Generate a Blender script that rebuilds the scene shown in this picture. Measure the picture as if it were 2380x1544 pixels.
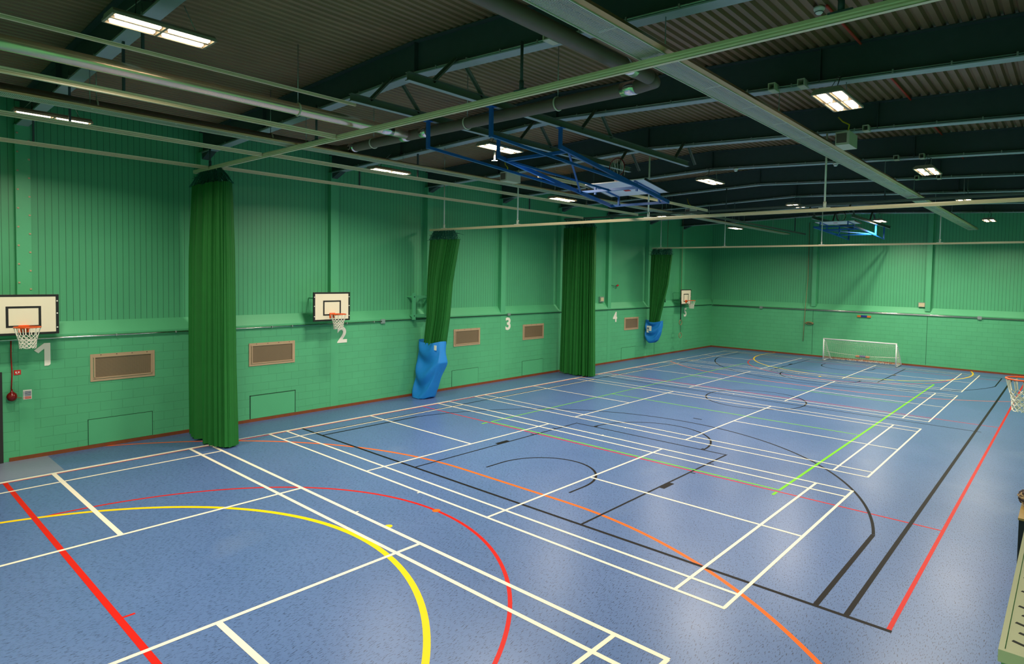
import bpy, math, random
from mathutils import Vector, Matrix
random.seed(7)
for o in list(bpy.data.objects): bpy.data.objects.remove(o)
SC = bpy.context.scene
COL = SC.collection
PI = math.pi
# ------------------------------------------------------------------ camera
W, H = 2380, 1544
F, CX, CY = 1427.58, 1354.38, 699.84
cd = bpy.data.cameras.new('camera'); cam = bpy.data.objects.new('camera', cd); COL.objects.link(cam)
cd.sensor_fit = 'HORIZONTAL'; cd.sensor_width = 36.0
cd.lens = F * 36.0 / W
cd.shift_x = (W / 2 - CX) / W
cd.shift_y = (CY - H / 2) / W
cd.clip_start = 0.05; cd.clip_end = 200
Rm = Matrix.Rotation(0.67734, 3, 'Z') @ Matrix.Rotation(PI / 2 - 0.039376, 3, 'X') @ Matrix.Rotation(0.019615, 3, 'Z')
cam.matrix_world = Matrix.Translation((16.9234, -0.0151, 4.4359)) @ Rm.to_4x4()
SC.camera = cam
SC.view_settings.view_transform = 'Standard'; SC.view_settings.look = 'None'
SC.view_settings.exposure = 0.74; SC.view_settings.gamma = 1.0; SC.view_settings.use_curve_mapping = False
wd = bpy.data.worlds.new('world'); SC.world = wd; wd.use_nodes = True
wd.node_tree.nodes['Background'].inputs[0].default_value = (0.05, 0.06, 0.07, 1)
wd.node_tree.nodes['Background'].inputs[1].default_value = 0.3
LAMP_W = 185.0        # watts of each high bay luminaire
LAMP_COL = (1.0, 0.89, 0.72)
TUBE_E = 5.5

# ------------------------------------------------------------------ materials
MT = {}
def srgb(r, g, b):
    f = lambda c: (c / 255 / 12.92) if c / 255 <= 0.04045 else ((c / 255 + 0.055) / 1.055) ** 2.4
    return (f(r), f(g), f(b), 1)
def newmat(n):
    m = bpy.data.materials.new(n); m.use_nodes = True
    nt = m.node_tree; b = nt.nodes['Principled BSDF']; MT[n] = m
    return m, nt, b
def N(nt, t, **k):
    n = nt.nodes.new(t)
    for a, v in k.items(): setattr(n, a, v)
    return n
def mth(nt, op, a, b=None, c=None):
    n = N(nt, 'ShaderNodeMath', operation=op)
    for i, v in enumerate((a, b, c)):
        if v is None: continue
        if isinstance(v, (int, float)): n.inputs[i].default_value = v
        else: nt.links.new(v, n.inputs[i])
    return n.outputs[0]
def mat(n, col, rough=0.5, metal=0.0, var=0.08, scale=6.0, bump=0.0, spec=0.5):
    """plain paint / metal with a slight procedural mottling"""
    m, nt, b = newmat(n); L = nt.links.new
    tc = N(nt, 'ShaderNodeTexCoord'); nz = N(nt, 'ShaderNodeTexNoise'); nz.inputs['Scale'].default_value = scale
    nz.inputs['Detail'].default_value = 3
    L(tc.outputs['Object'], nz.inputs['Vector'])
    mx = N(nt, 'ShaderNodeMix', data_type='RGBA'); c = srgb(*col)
    mx.inputs[6].default_value = tuple(min(1, x * (1 - var)) for x in c[:3]) + (1,)
    mx.inputs[7].default_value = tuple(min(1, x * (1 + var)) for x in c[:3]) + (1,)
    L(nz.outputs[0], mx.inputs[0]); L(mx.outputs[2], b.inputs['Base Color'])
    b.inputs['Roughness'].default_value = rough; b.inputs['Metallic'].default_value = metal
    b.inputs['Specular IOR Level'].default_value = spec
    if bump:
        bp = N(nt, 'ShaderNodeBump'); bp.inputs['Strength'].default_value = bump; bp.inputs['Distance'].default_value = 0.01
        L(nz.outputs[0], bp.inputs['Height']); L(bp.outputs[0], b.inputs['Normal'])
    return m
GREEN = (86, 178, 128)
mat('green_paint', GREEN, 0.45, var=0.05, scale=2.0)
mat('white_line', (228, 218, 200), 0.4, var=0.03, spec=0.12); mat('red_line', (198, 20, 8), 0.4, var=0.05, spec=0.12)
mat('black_line', (22, 18, 20), 0.5, spec=0.1); mat('yellow_line', (236, 196, 6), 0.4, var=0.03, spec=0.12)
mat('orange_line', (232, 98, 12), 0.4, var=0.03, spec=0.12); mat('green_line', (110, 190, 20), 0.4, var=0.03, spec=0.12)
mat('light_vinyl', (124, 130, 156), 0.4, var=0.08, scale=14)
mat('wood', (128, 66, 30), 0.5, var=0.25, scale=9)
mat('steel_dark', (62, 74, 74), 0.55, var=0.12, spec=0.3)
mat('steel_flange_uplit', (158, 168, 170), 0.5, var=0.08)  # paler than the web steel: uplight on undersides put into the colour
mat('channel_grey', (92, 98, 86), 0.5, var=0.1)
mat('alu_track', (236, 216, 176), 0.30, metal=0.0, var=0.05)
mat('alu_bright', (235, 232, 225), 0.18, metal=1.0, var=0.05)
mat('duct_dark', (108, 92, 80), 0.55, var=0.1); mat('duct_silver', (240, 218, 190), 0.27, metal=0.78, var=0.08)
mat('heater_side', (176, 150, 98), 0.35, metal=0.5, var=0.1)
mat('black', (22, 22, 24), 0.5); mat('blue_paint', (22, 92, 168), 0.35, var=0.08)
mat('blue_cloth', (18, 128, 214), 0.6, var=0.08, scale=5); mat('board_white', (240, 230, 205), 0.4, var=0.02)
mat('board_under', (238, 238, 242), 0.5, var=0.03)
mat('rim_orange', (236, 88, 22), 0.35); mat('net_white', (232, 228, 215), 0.7)
mat('rod_white', (238, 236, 224), 0.4); mat('curtain_green', (10, 104, 30), 0.75, var=0.12, scale=3)
mat('netting_green', (10, 96, 78), 0.8); mat('number_white', (244, 238, 226), 0.5, var=0.02)
mat('vent_frame', (186, 158, 128), 0.45, var=0.06); mat('red_plastic', (176, 24, 18), 0.3)
mat('deep_red', (120, 14, 14), 0.22); mat('sign_white', (232, 232, 222), 0.5, var=0.02); mat('sign_blue', (28, 44, 110), 0.5)
mat('sign_red', (206, 34, 28), 0.5); mat('beige_box', (206, 192, 156), 0.5, var=0.04)
mat('brown_rope', (150, 126, 92), 0.8, var=0.2, scale=30); mat('goal_white', (232, 232, 232), 0.35)
mat('orange_wood', (204, 112, 40), 0.5); mat('navy', (30, 44, 130), 0.5); mat('yellow_pipe', (214, 190, 20), 0.4)
mat('cream_metal', (206, 200, 178), 0.4, var=0.05); mat('tray_metal', (168, 166, 142), 0.4, var=0.05); mat('tan_board', (150, 120, 66), 0.5, var=0.1)
mat('dark_cloth', (66, 52, 48), 0.8, var=0.3, scale=20); mat('galv', (176, 184, 182), 0.35, metal=0.7, var=0.1)
mat('housing_white', (140, 130, 112), 0.35, var=0.03); mat('door_dark', (40, 38, 38), 0.5); mat('cable_red', (190, 54, 30), 0.5)
mat('dark_green_gap', (14, 70, 44), 0.7); mat('brown_tread', (120, 84, 50), 0.6)

def block_mat(name, axis):
    m, nt, b = newmat(name); L = nt.links.new
    tc = N(nt, 'ShaderNodeTexCoord'); sp = N(nt, 'ShaderNodeSeparateXYZ'); cb = N(nt, 'ShaderNodeCombineXYZ')
    L(tc.outputs['Object'], sp.inputs[0]); L(sp.outputs[axis], cb.inputs[0]); L(sp.outputs[2], cb.inputs[1])
    br = N(nt, 'ShaderNodeTexBrick'); br.offset = 0.5
    c = srgb(*GREEN)
    br.inputs['Color1'].default_value = c
    br.inputs['Color2'].default_value = tuple(x * 0.97 for x in c[:3]) + (1,)
    br.inputs['Mortar'].default_value = tuple(x * 0.84 for x in c[:3]) + (1,)
    br.inputs['Scale'].default_value = 1.0; br.inputs['Mortar Size'].default_value = 0.006
    br.inputs['Brick Width'].default_value = 0.45; br.inputs['Row Height'].default_value = 0.225
    br.inputs['Mortar Smooth'].default_value = 0.3
    L(cb.outputs[0], br.inputs['Vector'])
    nz = N(nt, 'ShaderNodeTexNoise'); nz.inputs['Scale'].default_value = 1.3; L(tc.outputs['Object'], nz.inputs['Vector'])
    rp = N(nt, 'ShaderNodeMapRange'); rp.inputs[3].default_value = 0.9; rp.inputs[4].default_value = 1.08
    L(nz.outputs[0], rp.inputs[0])
    mx = N(nt, 'ShaderNodeVectorMath', operation='SCALE'); L(br.outputs[0], mx.inputs[0]); L(rp.outputs[0], mx.inputs[3])
    L(mx.outputs[0], b.inputs['Base Color'])
    bp = N(nt, 'ShaderNodeBump'); bp.inputs['Strength'].default_value = 0.6; bp.inputs['Distance'].default_value = 0.01
    bp.invert = True
    L(br.outputs[1], bp.inputs['Height']); L(bp.outputs[0], b.inputs['Normal'])
    b.inputs['Roughness'].default_value = 0.5
    return m
def clad_mat(name, axis, pitch=0.125):
    m, nt, b = newmat(name); L = nt.links.new
    tc = N(nt, 'ShaderNodeTexCoord'); sp = N(nt, 'ShaderNodeSeparateXYZ'); L(tc.outputs['Object'], sp.inputs[0])
    fr = mth(nt, 'FRACT', mth(nt, 'MULTIPLY', sp.outputs[axis], 1 / pitch))
    d = mth(nt, 'ABSOLUTE', mth(nt, 'SUBTRACT', fr, 0.5))
    g = mth(nt, 'LESS_THAN', d, 0.042)
    mx = N(nt, 'ShaderNodeMix', data_type='RGBA'); c = srgb(*GREEN)
    nz = N(nt, 'ShaderNodeTexNoise'); nz.inputs['Scale'].default_value = 0.9; L(tc.outputs['Object'], nz.inputs['Vector'])
    rp = N(nt, 'ShaderNodeMapRange'); rp.inputs[3].default_value = 0.86; rp.inputs[4].default_value = 1.02
    L(nz.outputs[0], rp.inputs[0])
    mx.inputs[6].default_value = c; mx.inputs[7].default_value = tuple(x * 0.42 for x in c[:3]) + (1,)
    L(g, mx.inputs[0])
    sc = N(nt, 'ShaderNodeVectorMath', operation='SCALE'); L(mx.outputs[2], sc.inputs[0]); L(rp.outputs[0], sc.inputs[3])
    L(sc.outputs[0], b.inputs['Base Color'])
    bp = N(nt, 'ShaderNodeBump'); bp.inputs['Strength'].default_value = 0.5; bp.inputs['Distance'].default_value = 0.01; bp.invert = True
    L(g, bp.inputs['Height']); L(bp.outputs[0], b.inputs['Normal'])
    b.inputs['Roughness'].default_value = 0.45
    return m
block_mat('block_left', 1); block_mat('block_far', 0); clad_mat('clad_left', 1); clad_mat('clad_far', 0, 0.15)

def floor_mat():
    m, nt, b = newmat('floor_vinyl'); L = nt.links.new
    tc = N(nt, 'ShaderNodeTexCoord')
    mp = N(nt, 'ShaderNodeMapping'); mp.inputs['Scale'].default_value = (80, 17, 1); mp.inputs['Rotation'].default_value = (0, 0, 0.5)
    L(tc.outputs['Object'], mp.inputs['Vector'])
    nz = N(nt, 'ShaderNodeTexNoise'); nz.inputs['Scale'].default_value = 1.0; nz.inputs['Detail'].default_value = 3
    L(mp.outputs[0], nz.inputs['Vector'])
    r1 = N(nt, 'ShaderNodeValToRGB'); r1.color_ramp.elements[0].position = 0.575; r1.color_ramp.elements[1].position = 0.63
    r1.color_ramp.elements[0].color = (0, 0, 0, 1); r1.color_ramp.elements[1].color = (1, 1, 1, 1); L(nz.outputs[0], r1.inputs[0])
    n2 = N(nt, 'ShaderNodeTexNoise'); n2.inputs['Scale'].default_value = 0.6; n2.inputs['Detail'].default_value = 4; L(tc.outputs['Object'], n2.inputs['Vector'])
    mx = N(nt, 'ShaderNodeMix', data_type='RGBA'); mx.inputs[6].default_value = srgb(76, 102, 152); mx.inputs[7].default_value = srgb(86, 112, 162)
    L(n2.outputs[0], mx.inputs[0])
    m2 = N(nt, 'ShaderNodeMix', data_type='RGBA'); m2.inputs[7].default_value = srgb(26, 36, 64)
    L(mx.outputs[2], m2.inputs[6]); L(mth(nt, 'MULTIPLY', r1.outputs[0], 0.8), m2.inputs[0])
    n3 = N(nt, 'ShaderNodeTexNoise'); n3.inputs['Scale'].default_value = 0.35; n3.inputs['Detail'].default_value = 6; L(tc.outputs['Object'], n3.inputs['Vector'])
    r3 = N(nt, 'ShaderNodeValToRGB'); r3.color_ramp.elements[0].position = 0.62; r3.color_ramp.elements[1].position = 0.75
    r3.color_ramp.elements[0].color = (0, 0, 0, 1); r3.color_ramp.elements[1].color = (1, 1, 1, 1)
    L(n3.outputs[0], r3.inputs[0])
    m3 = N(nt, 'ShaderNodeMix', data_type='RGBA'); m3.inputs[7].default_value = srgb(118, 134, 164)
    L(m2.outputs[2], m3.inputs[6]); L(mth(nt, 'MULTIPLY', r3.outputs[0], 0.3), m3.inputs[0])
    L(m3.outputs[2], b.inputs['Base Color'])
    rr = N(nt, 'ShaderNodeMapRange'); rr.inputs[3].default_value = 0.27; rr.inputs[4].default_value = 0.40
    L(n2.outputs[0], rr.inputs[0]); L(rr.outputs[0], b.inputs['Roughness'])
    b.inputs['Specular IOR Level'].default_value = 0.36
    return m
floor_mat()
def grid_mat(name, col, hole, px=0.02, bar=0.3, metal=0.6, ax=(0, 1)):
    m, nt, b = newmat(name); L = nt.links.new
    tc = N(nt, 'ShaderNodeTexCoord'); sp = N(nt, 'ShaderNodeSeparateXYZ'); L(tc.outputs['Object'], sp.inputs[0])
    def line(o):
        fr = mth(nt, 'FRACT', mth(nt, 'MULTIPLY', o, 1 / px)); return mth(nt, 'LESS_THAN', fr, bar)
    a = mth(nt, 'MAXIMUM', line(sp.outputs[ax[0]]), line(sp.outputs[ax[1]]))
    b.inputs['Base Color'].default_value = srgb(*col); b.inputs['Metallic'].default_value = metal; b.inputs['Roughness'].default_value = 0.4
    if hole is None:
        L(a, b.inputs['Alpha'])
    else:
        mx = N(nt, 'ShaderNodeMix', data_type='RGBA'); mx.inputs[6].default_value = srgb(*hole); mx.inputs[7].default_value = srgb(*col)
        L(a, mx.inputs[0]); L(mx.outputs[2], b.inputs['Base Color'])
    return m
grid_mat('guard_mesh', (214, 214, 198), None, 0.022, 0.34)
grid_mat('vent_grille', (150, 126, 98), (74, 58, 46), 0.012, 0.45, 0.2, (1, 2))
def emis(name, col, e):
    m, nt, b = newmat(name); b.inputs['Emission Color'].default_value = col; b.inputs['Emission Strength'].default_value = e
    b.inputs['Base Color'].default_value = (0.9, 0.9, 0.85, 1); return m
emis('lamp_glow', (1.0, 0.80, 0.56, 1), TUBE_E)
def deck_mat():
    m = mat('deck', (142, 114, 86), 0.5, metal=0.2, var=0.2, scale=1.5); return m
deck_mat()

# ------------------------------------------------------------------ mesh builder
class MB:
    def __init__(s): s.v = []; s.f = []; s.m = []; s.mats = []; s.sm = []
    def mi(s, m):
        if m not in s.mats: s.mats.append(m)
        return s.mats.index(m)
    def add(s, vs, fs, m, smooth=False):
        o = len(s.v); k = s.mi(m); s.v += [tuple(v) for v in vs]
        for f in fs: s.f.append(tuple(i + o for i in f)); s.m.append(k); s.sm.append(smooth)
    def box(s, x0, x1, y0, y1, z0, z1, m):
        vs = [(x, y, z) for z in (z0, z1) for y in (y0, y1) for x in (x0, x1)]
        s.add(vs, [(0, 2, 3, 1), (4, 5, 7, 6), (0, 1, 5, 4), (2, 6, 7, 3), (0, 4, 6, 2), (1, 3, 7, 5)], m)
    def bar(s, p, q, w, h, m, up=(0, 0, 1)):
        p = Vector(p); q = Vector(q); d = (q - p).normalized(); u = Vector(up)
        if abs(d.dot(u)) > 0.99: u = Vector((0, 1, 0))
        r = d.cross(u).normalized(); u = r.cross(d)
        vs = [c + r * a * w / 2 + u * b * h / 2 for c in (p, q) for a, b in ((-1, -1), (1, -1), (1, 1), (-1, 1))]
        s.add(vs, [(0, 3, 2, 1), (4, 5, 6, 7), (0, 1, 5, 4), (1, 2, 6, 5), (2, 3, 7, 6), (3, 0, 4, 7)], m)
    def prism(s, pts, axis, a0, a1, m, closed=True):
        """2-D outline pts extruded along axis ('x' uses (y,z), 'y' uses (x,z), 'z' uses (x,y))"""
        n = len(pts)
        def P(p, a): return {'x': (a, p[0], p[1]), 'y': (p[0], a, p[1]), 'z': (p[0], p[1], a)}[axis]
        vs = [P(p, a0) for p in pts] + [P(p, a1) for p in pts]
        fs = [(i, (i + 1) % n, n + (i + 1) % n, n + i) for i in range(n if closed else n - 1)]
        if closed: fs += [tuple(range(n))[::-1], tuple(range(n, 2 * n))]
        s.add(vs, fs, m)
    def tube(s, pts, r, m, n=8, closed=False, cap=True):
        pts = [Vector(p) for p in pts]; rings = []; k = len(pts); o = len(s.v); u = None
        for i, p in enumerate(pts):
            a = pts[(i - 1) % k] if (closed or i) else p; b = pts[(i + 1) % k] if (closed or i < k - 1) else p
            d = (b - a).normalized()
            if u is None:
                u = Vector((0, 0, 1)) if abs(d.z) < 0.9 else Vector((1, 0, 0))
            u = (u - d * u.dot(d)).normalized(); w = d.cross(u)
            rr = r[i] if isinstance(r, (list, tuple)) else r
            rings.append([p + (u * math.cos(t) + w * math.sin(t)) * rr for t in [2 * PI * j / n for j in range(n)]])
        vs = [v for ring in rings for v in ring]; fs = []
        for i in range(k if closed else k - 1):
            a = i * n; b = ((i + 1) % k) * n
            for j in range(n): fs.append((a + j, a + (j + 1) % n, b + (j + 1) % n, b + j))
        if cap and not closed:
            fs.append(tuple(range(n))[::-1]); fs.append(tuple((k - 1) * n + j for j in range(n)))
        s.add(vs, fs, m, True)
    def quad(s, a, b, c, d, m): s.add([a, b, c, d], [(0, 1, 2, 3)], m)
    def build(s, name, parent=None, loc=None):
        me = bpy.data.meshes.new(name)
        v = s.v
        if loc is not None: v = [(a - loc[0], b - loc[1], c - loc[2]) for a, b, c in v]
        me.from_pydata(v, [], s.f)
        for m in s.mats: me.materials.append(MT[m])
        me.polygons.foreach_set('material_index', s.m); me.polygons.foreach_set('use_smooth', s.sm); me.update()
        o = bpy.data.objects.new(name, me); COL.objects.link(o)
        if loc is not None and parent is None: o.location = loc
        if parent is not None: o.parent = parent
        return o
def tag(o, label, cat, group=None, kind=None):
    if label: o['label'] = label
    if cat: o['category'] = cat
    if group: o['group'] = group
    if kind: o['kind'] = kind
    return o
def thing(name, loc, label, cat, group=None):
    o = bpy.data.objects.new(name, None); COL.objects.link(o); o.location = loc; o.empty_display_size = 0.1
    return tag(o, label, cat, group)
class PB(MB):
    """part builder: world coordinates in, built relative to its thing's origin"""
    def __init__(s, root): super().__init__(); s.root = root
    def done(s, name, parent=None, label=None):
        L = s.root.location; s.v = [(a - L[0], b - L[1], c - L[2]) for a, b, c in s.v]
        o = s.build(name, parent or s.root)
        if label: o['label'] = label
        return o
def struct(name, mb):
    o = mb.build(name); o['kind'] = 'structure'; return o

# ------------------------------------------------------------------ room dimensions
XL, XR, YB, YF = -1.73, 17.30, -1.50, 36.76      # left, right, back and far wall faces
XU = -1.92; YU = 36.95                            # faces of the recessed cladding above the block walls
BY = [2.91 + 3.742 * i for i in range(9)]         # frame lines
def zb(x):                                        # underside of the cranked roof beams
    return 7.90 - 0.033 * (7.75 - x) if x < 7.75 else 7.90 - 0.0415 * (x - 7.75)
def zd(x): return zb(x) + 0.60                    # underside of roof deck

# floor with all painted court lines
fb = MB()
fb.box(-2.3, 17.9, -2.0, 37.3, -0.15, 0.0, 'floor_vinyl')
lay = [0]
def strip(p, q, w, m, z=None):
    lay[0] += 1; z = (z or 0.0008) + lay[0] * 0.000008
    d = Vector((q[0] - p[0], q[1] - p[1])); d.normalize(); n = Vector((-d.y, d.x)) * w / 2
    fb.quad((p[0] - n.x, p[1] - n.y, z), (q[0] - n.x, q[1] - n.y, z), (q[0] + n.x, q[1] + n.y, z), (p[0] + n.x, p[1] + n.y, z), m)
def hl(y, x0, x1, w, m, z=None): strip((x0, y), (x1, y), w, m, z)
def vl(x, y0, y1, w, m, z=None): strip((x, y0), (x, y1), w, m, z)
def arc(cx, cy, r, a0, a1, w, m, z=None, n=64, ry=None):
    lay[0] += 1; z = (z or 0.0008) + lay[0] * 0.000008; ry = ry or r; P = []
    for i in range(n + 1):
        a = math.radians(a0 + (a1 - a0) * i / n)
        P.append(((cx + (r - w / 2) * math.cos(a), cy + (ry - w / 2) * math.sin(a), z), (cx + (r + w / 2) * math.cos(a), cy + (ry + w / 2) * math.sin(a), z)))
    for i in range(n): fb.quad(P[i][0], P[i][1], P[i + 1][1], P[i + 1][0], m)
Z1, Z2, Z3, Z4, Z5 = 0.0006, 0.0010, 0.0014, 0.0018, 0.0022
# light vinyl patch by the door
fb.quad((-1.73, YB, 0.0004), (-0.12, YB, 0.0004), (-0.12, 3.26, 0.0004), (-1.73, 3.26, 0.0004), 'light_vinyl')
# handball / five-a-side goal areas
arc(7.75, 0.2, 5.38, 0, 180, 0.09, 'yellow_line', 0.0012, 90); arc(7.75, 35.15, 5.35, -197, 17, 0.07, 'yellow_line', 0.0012, 110)
arc(7.70, 2.28, 4.88, 0, 180, 0.06, 'red_line', Z1, 90); arc(7.70, 33.3, 4.88, -180, 0, 0.05, 'red_line', Z1, 90)
hl(9.11, 6.2, 9.2, 0.07, 'orange_line', Z1); arc(9.2, 0.11, 9.0, 24, 90, 0.07, 'orange_line', Z1, 60); arc(6.2, 0.11, 9.0, 90, 153, 0.07, 'orange_line', Z1, 60)
hl(26.15, 6.2, 9.2, 0.05, 'orange_line', Z1); arc(9.2, 35.15, 9.0, -90, -47, 0.05, 'orange_line', Z1, 40); arc(6.2, 35.15, 9.0, -133, -90, 0.05, 'orange_line', Z1, 40)
for cx, cy, m in ((7.69, 6.15, 'yellow_line'), (7.73, 7.16, 'orange_line'), (7.72, 29.2, 'yellow_line')):
    n = 20; fb.add([(cx + .075 * math.cos(2 * PI * i / n), cy + .075 * math.sin(2 * PI * i / n), Z3) for i in range(n)], [tuple(range(n))], m)
# red: near line, side lines, cross lines
hl(2.28, -0.02, 15.26, 0.08, 'red_line', Z3); vl(15.22, 8.47, 35.2, 0.06, 'red_line', Z1); vl(0.06, -1.4, 27.3, 0.05, 'red_line', Z1)
vl(7.66, 2.30, 2.45, 0.045, 'red_line', Z2)
hl(12.55, 0.0, 15.22, 0.045, 'red_line', Z1); hl(22.9, 0.3, 15.22, 0.045, 'red_line', Z1); hl(34.2, 2.0, 15.2, 0.035, 'red_line', Z1)
# black: basketball
hl(8.45, 0.02, 15.26, 0.065, 'black_line', Z2); vl(14.70, 8.45, 35.15, 0.072, 'black_line', Z2); vl(0.72, 8.45, 35.15, 0.06, 'black_line', Z2)
hl(35.15, 0.7, 14.7, 0.05, 'black_line', Z2); hl(21.8, 0.65, 14.85, 0.05, 'black_line', Z2); arc(7.72, 21.8, 1.8, 0, 360, 0.055, 'black_line', Z2, 90)
for s, y0 in ((1, 8.45), (-1, 35.15)):
    Y = lambda d: y0 + s * d
    for sx in (-1, 1):
        x = 7.72 + sx * 6.58
        vl(x, Y(0), Y(3.08), 0.075 if s > 0 else 0.05, 'black_line', Z2)
        kx = 7.72 + sx * 2.45
        vl(kx, Y(0), Y(5.85), 0.05, 'black_line', Z2)
        a, b = sorted((Y(2.62), Y(3.05)))
        fb.quad((min(kx, kx + sx * .14), a, Z2), (max(kx, kx + sx * .14), a, Z2), (max(kx, kx + sx * .14), b, Z2), (min(kx, kx + sx * .14), b, Z2), 'black_line')
        for d in (3.98, 4.9): hl(Y(d), kx, kx + sx * 0.14, 0.045, 'black_line', Z2)
        vl(7.72 + sx * 1.25, Y(1.1), Y(1.58), 0.05, 'black_line', Z2)
    vl(5.98, Y(5.85), Y(5.99), 0.045, 'black_line', Z2); vl(9.46, Y(5.85), Y(5.99), 0.045, 'black_line', Z2)
    hl(Y(5.85), 5.245, 10.195, 0.05, 'black_line', Z2)
    a0, a1 = (0, 180) if s > 0 else (180, 360)
    arc(7.72, Y(5.85), 1.8, a0, a1, 0.055, 'black_line', Z2, 50); arc(7.72, Y(1.58), 1.25, a0, a1, 0.055, 'black_line', Z2, 50)
    t = math.degrees(math.acos(6.58 / 6.75))
    arc(7.72, Y(1.58), 6.75, a0 + t, a1 - t, 0.055, 'black_line', Z2, 110)
fb.quad((7.55, 17.35, Z2), (7.85, 17.35, Z2), (7.85, 17.42, Z2), (7.55, 17.42, Z2), 'black_line')
# green: volleyball
for x in (3.27, 12.18): vl(x, 12.65, 30.65, 0.065 if x > 9 else 0.045, 'green_line', Z3); vl(x, 12.28, 12.50, 0.065, 'green_line', Z3)
for y in (12.66, 18.84, 24.92, 30.65): hl(y, 3.25, 12.21, 0.05, 'green_line', Z3)
# white: five badminton courts
CO = [0.0, 7.562, 14.87, 22.2, 29.35]
for i, y0 in enumerate(CO):
    w = (0.068, 0.055, 0.047, 0.043, 0.043)[i]
    y1 = y0 + 6.1
    for y in (y0, y0 + .46, y1 - .46, y1): hl(y, 0, 13.4, w, 'white_line', Z4 if y in (y0, y1) else Z5)
    for x in (0.02, 0.78, 4.72, 8.68, 12.62, 13.38): vl(x, y0, y1, w, 'white_line', Z5 + 0.0004 * (x in (0.78, 12.62)))
    hl(y0 + 3.05, 0, 4.72, w * (1.15 if i == 0 else 1), 'white_line', Z4); hl(y0 + 3.05, 8.68, 13.4, w * (1.15 if i == 0 else 1), 'white_line', Z4)
    for x in (6.7,):
        hl(y0, x, x, w, 'white_line')if False else vl(x, y0 - .08, y0, 0.04, 'white_line', Z4); vl(x, y1, y1 + .08, 0.04, 'white_line', Z4)
vl(-0.04, -1.4, 30.0, 0.045, 'white_line', Z4)
struct('floor', fb)

# walls
wb = MB()
wb.box(-2.4, XL, YB, YF, 0.0, 2.83, 'block_left')
wb.box(-2.4, XU, YB, YU, 2.83, 8.75, 'clad_left')
struct('wall_left', wb)
wb = MB(); wb.box(XL, XR, YF, 37.4, 0.0, 2.83, 'block_far'); wb.box(XU, XR, YU, 37.4, 2.83, 8.8, 'clad_far'); struct('wall_far', wb)
wb = MB(); wb.box(XR, 17.9, YB, 37.4, 0.0, 8.7, 'green_paint'); struct('wall_right', wb)
wb = MB(); wb.box(-2.4, 17.9, -2.0, YB, 0.0, 8.8, 'green_paint'); struct('wall_back', wb)
# sloping ledges on top of the block walls
tb = MB(); tb.prism([(XL + .012, 2.79), (XL + .012, 2.84), (XU, 3.13), (XU - .05, 2.79)], 'y', YB, YF + .1, 'green_paint'); struct('trim_1', tb)
tb = MB(); tb.prism([(YF - .012, 2.79), (YF - .012, 2.84), (YU, 3.13), (YU + .05, 2.79)], 'x', XL, XR, 'green_paint'); struct('trim_2', tb)
# boxed columns
ti = 3
for i, y in enumerate(BY):
    tb = MB(); a = y - 0.13
    tb.box(XU - .02, XL + .004, a, a + .26, 2.8, zb(XL) + .02, 'green_paint')
    tb.box(XL - .05, XL + .006, a, a + .26, 0.0, 2.80, 'green_paint')
    if i == 0:
        for k in range(11):
            tb.box(XL, XL + .02, a + .02, a + .055, 3.2 + k * .42, 3.235 + k * .42, 'vent_frame')
            tb.box(XL, XL + .02, a + .215, a + .25, 3.05 + k * .42, 3.085 + k * .42, 'vent_frame')
    struct('trim_%d' % ti, tb); ti += 1
for x in (4.83, 10.79, 16.4):
    tb = MB(); tb.box(x - .12, x + .12, YF - .01, YU + .02, 2.95, zd(x), 'green_paint')
    struct('trim_%d' % ti, tb); ti += 1
# movement joints in the block walls
for x in (4.83, 10.8):
    tb = MB(); tb.box(x - .008, x + .008, YF - .006, YF + .01, 0.12, 2.75, 'dark_green_gap'); struct('trim_%d' % ti, tb); ti += 1
tb = MB(); tb.box(XL - .01, XL + .006, 29.75, 29.765, 0.1, 2.75, 'dark_green_gap'); struct('trim_%d' % ti, tb); ti += 1
tb = MB(); tb.box(XL - .03, XL + .022, 2.6, YF, 0, 0.085, 'wood'); struct('baseboard_left', tb)
tb = MB(); tb.box(XL, XR, YF - .022, YF + .03, 0, 0.085, 'wood'); struct('baseboard_far', tb)
tb = MB(); tb.box(XL - .02, XL + .05, 1.35, 2.50, 0, 2.05, 'door_dark'); struct('door_1', tb)

# roof deck: trapezoidal steel sheets, ribs along the hall
cb = MB(); P = 0.1667; prof = []
x = -2.4
while x < 17.9:
    for dx, dz in ((0, 0.055), (0.035, 0.055), (0.062, 0.0), (0.14, 0.0)):
        xx = x + dx
        if xx <= 17.9: prof.append((xx, zd(xx) + dz))
    x += P
top = [(17.9, 8.95), (-2.4, 8.95)]
n = len(prof)
for y0, y1 in ((-2.0, 37.4),):
    vs = [(p[0], y0, p[1]) for p in prof] + [(p[0], y1, p[1]) for p in prof]
    cb.add(vs, [(i, i + 1, n + i + 1, n + i) for i in range(n - 1)], 'deck')
cb.quad((-2.4, -2, 9.0), (-2.4, 37.4, 9.0), (17.9, 37.4, 9.0), (17.9, -2, 9.0), 'deck')
struct('ceiling', cb)

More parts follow.
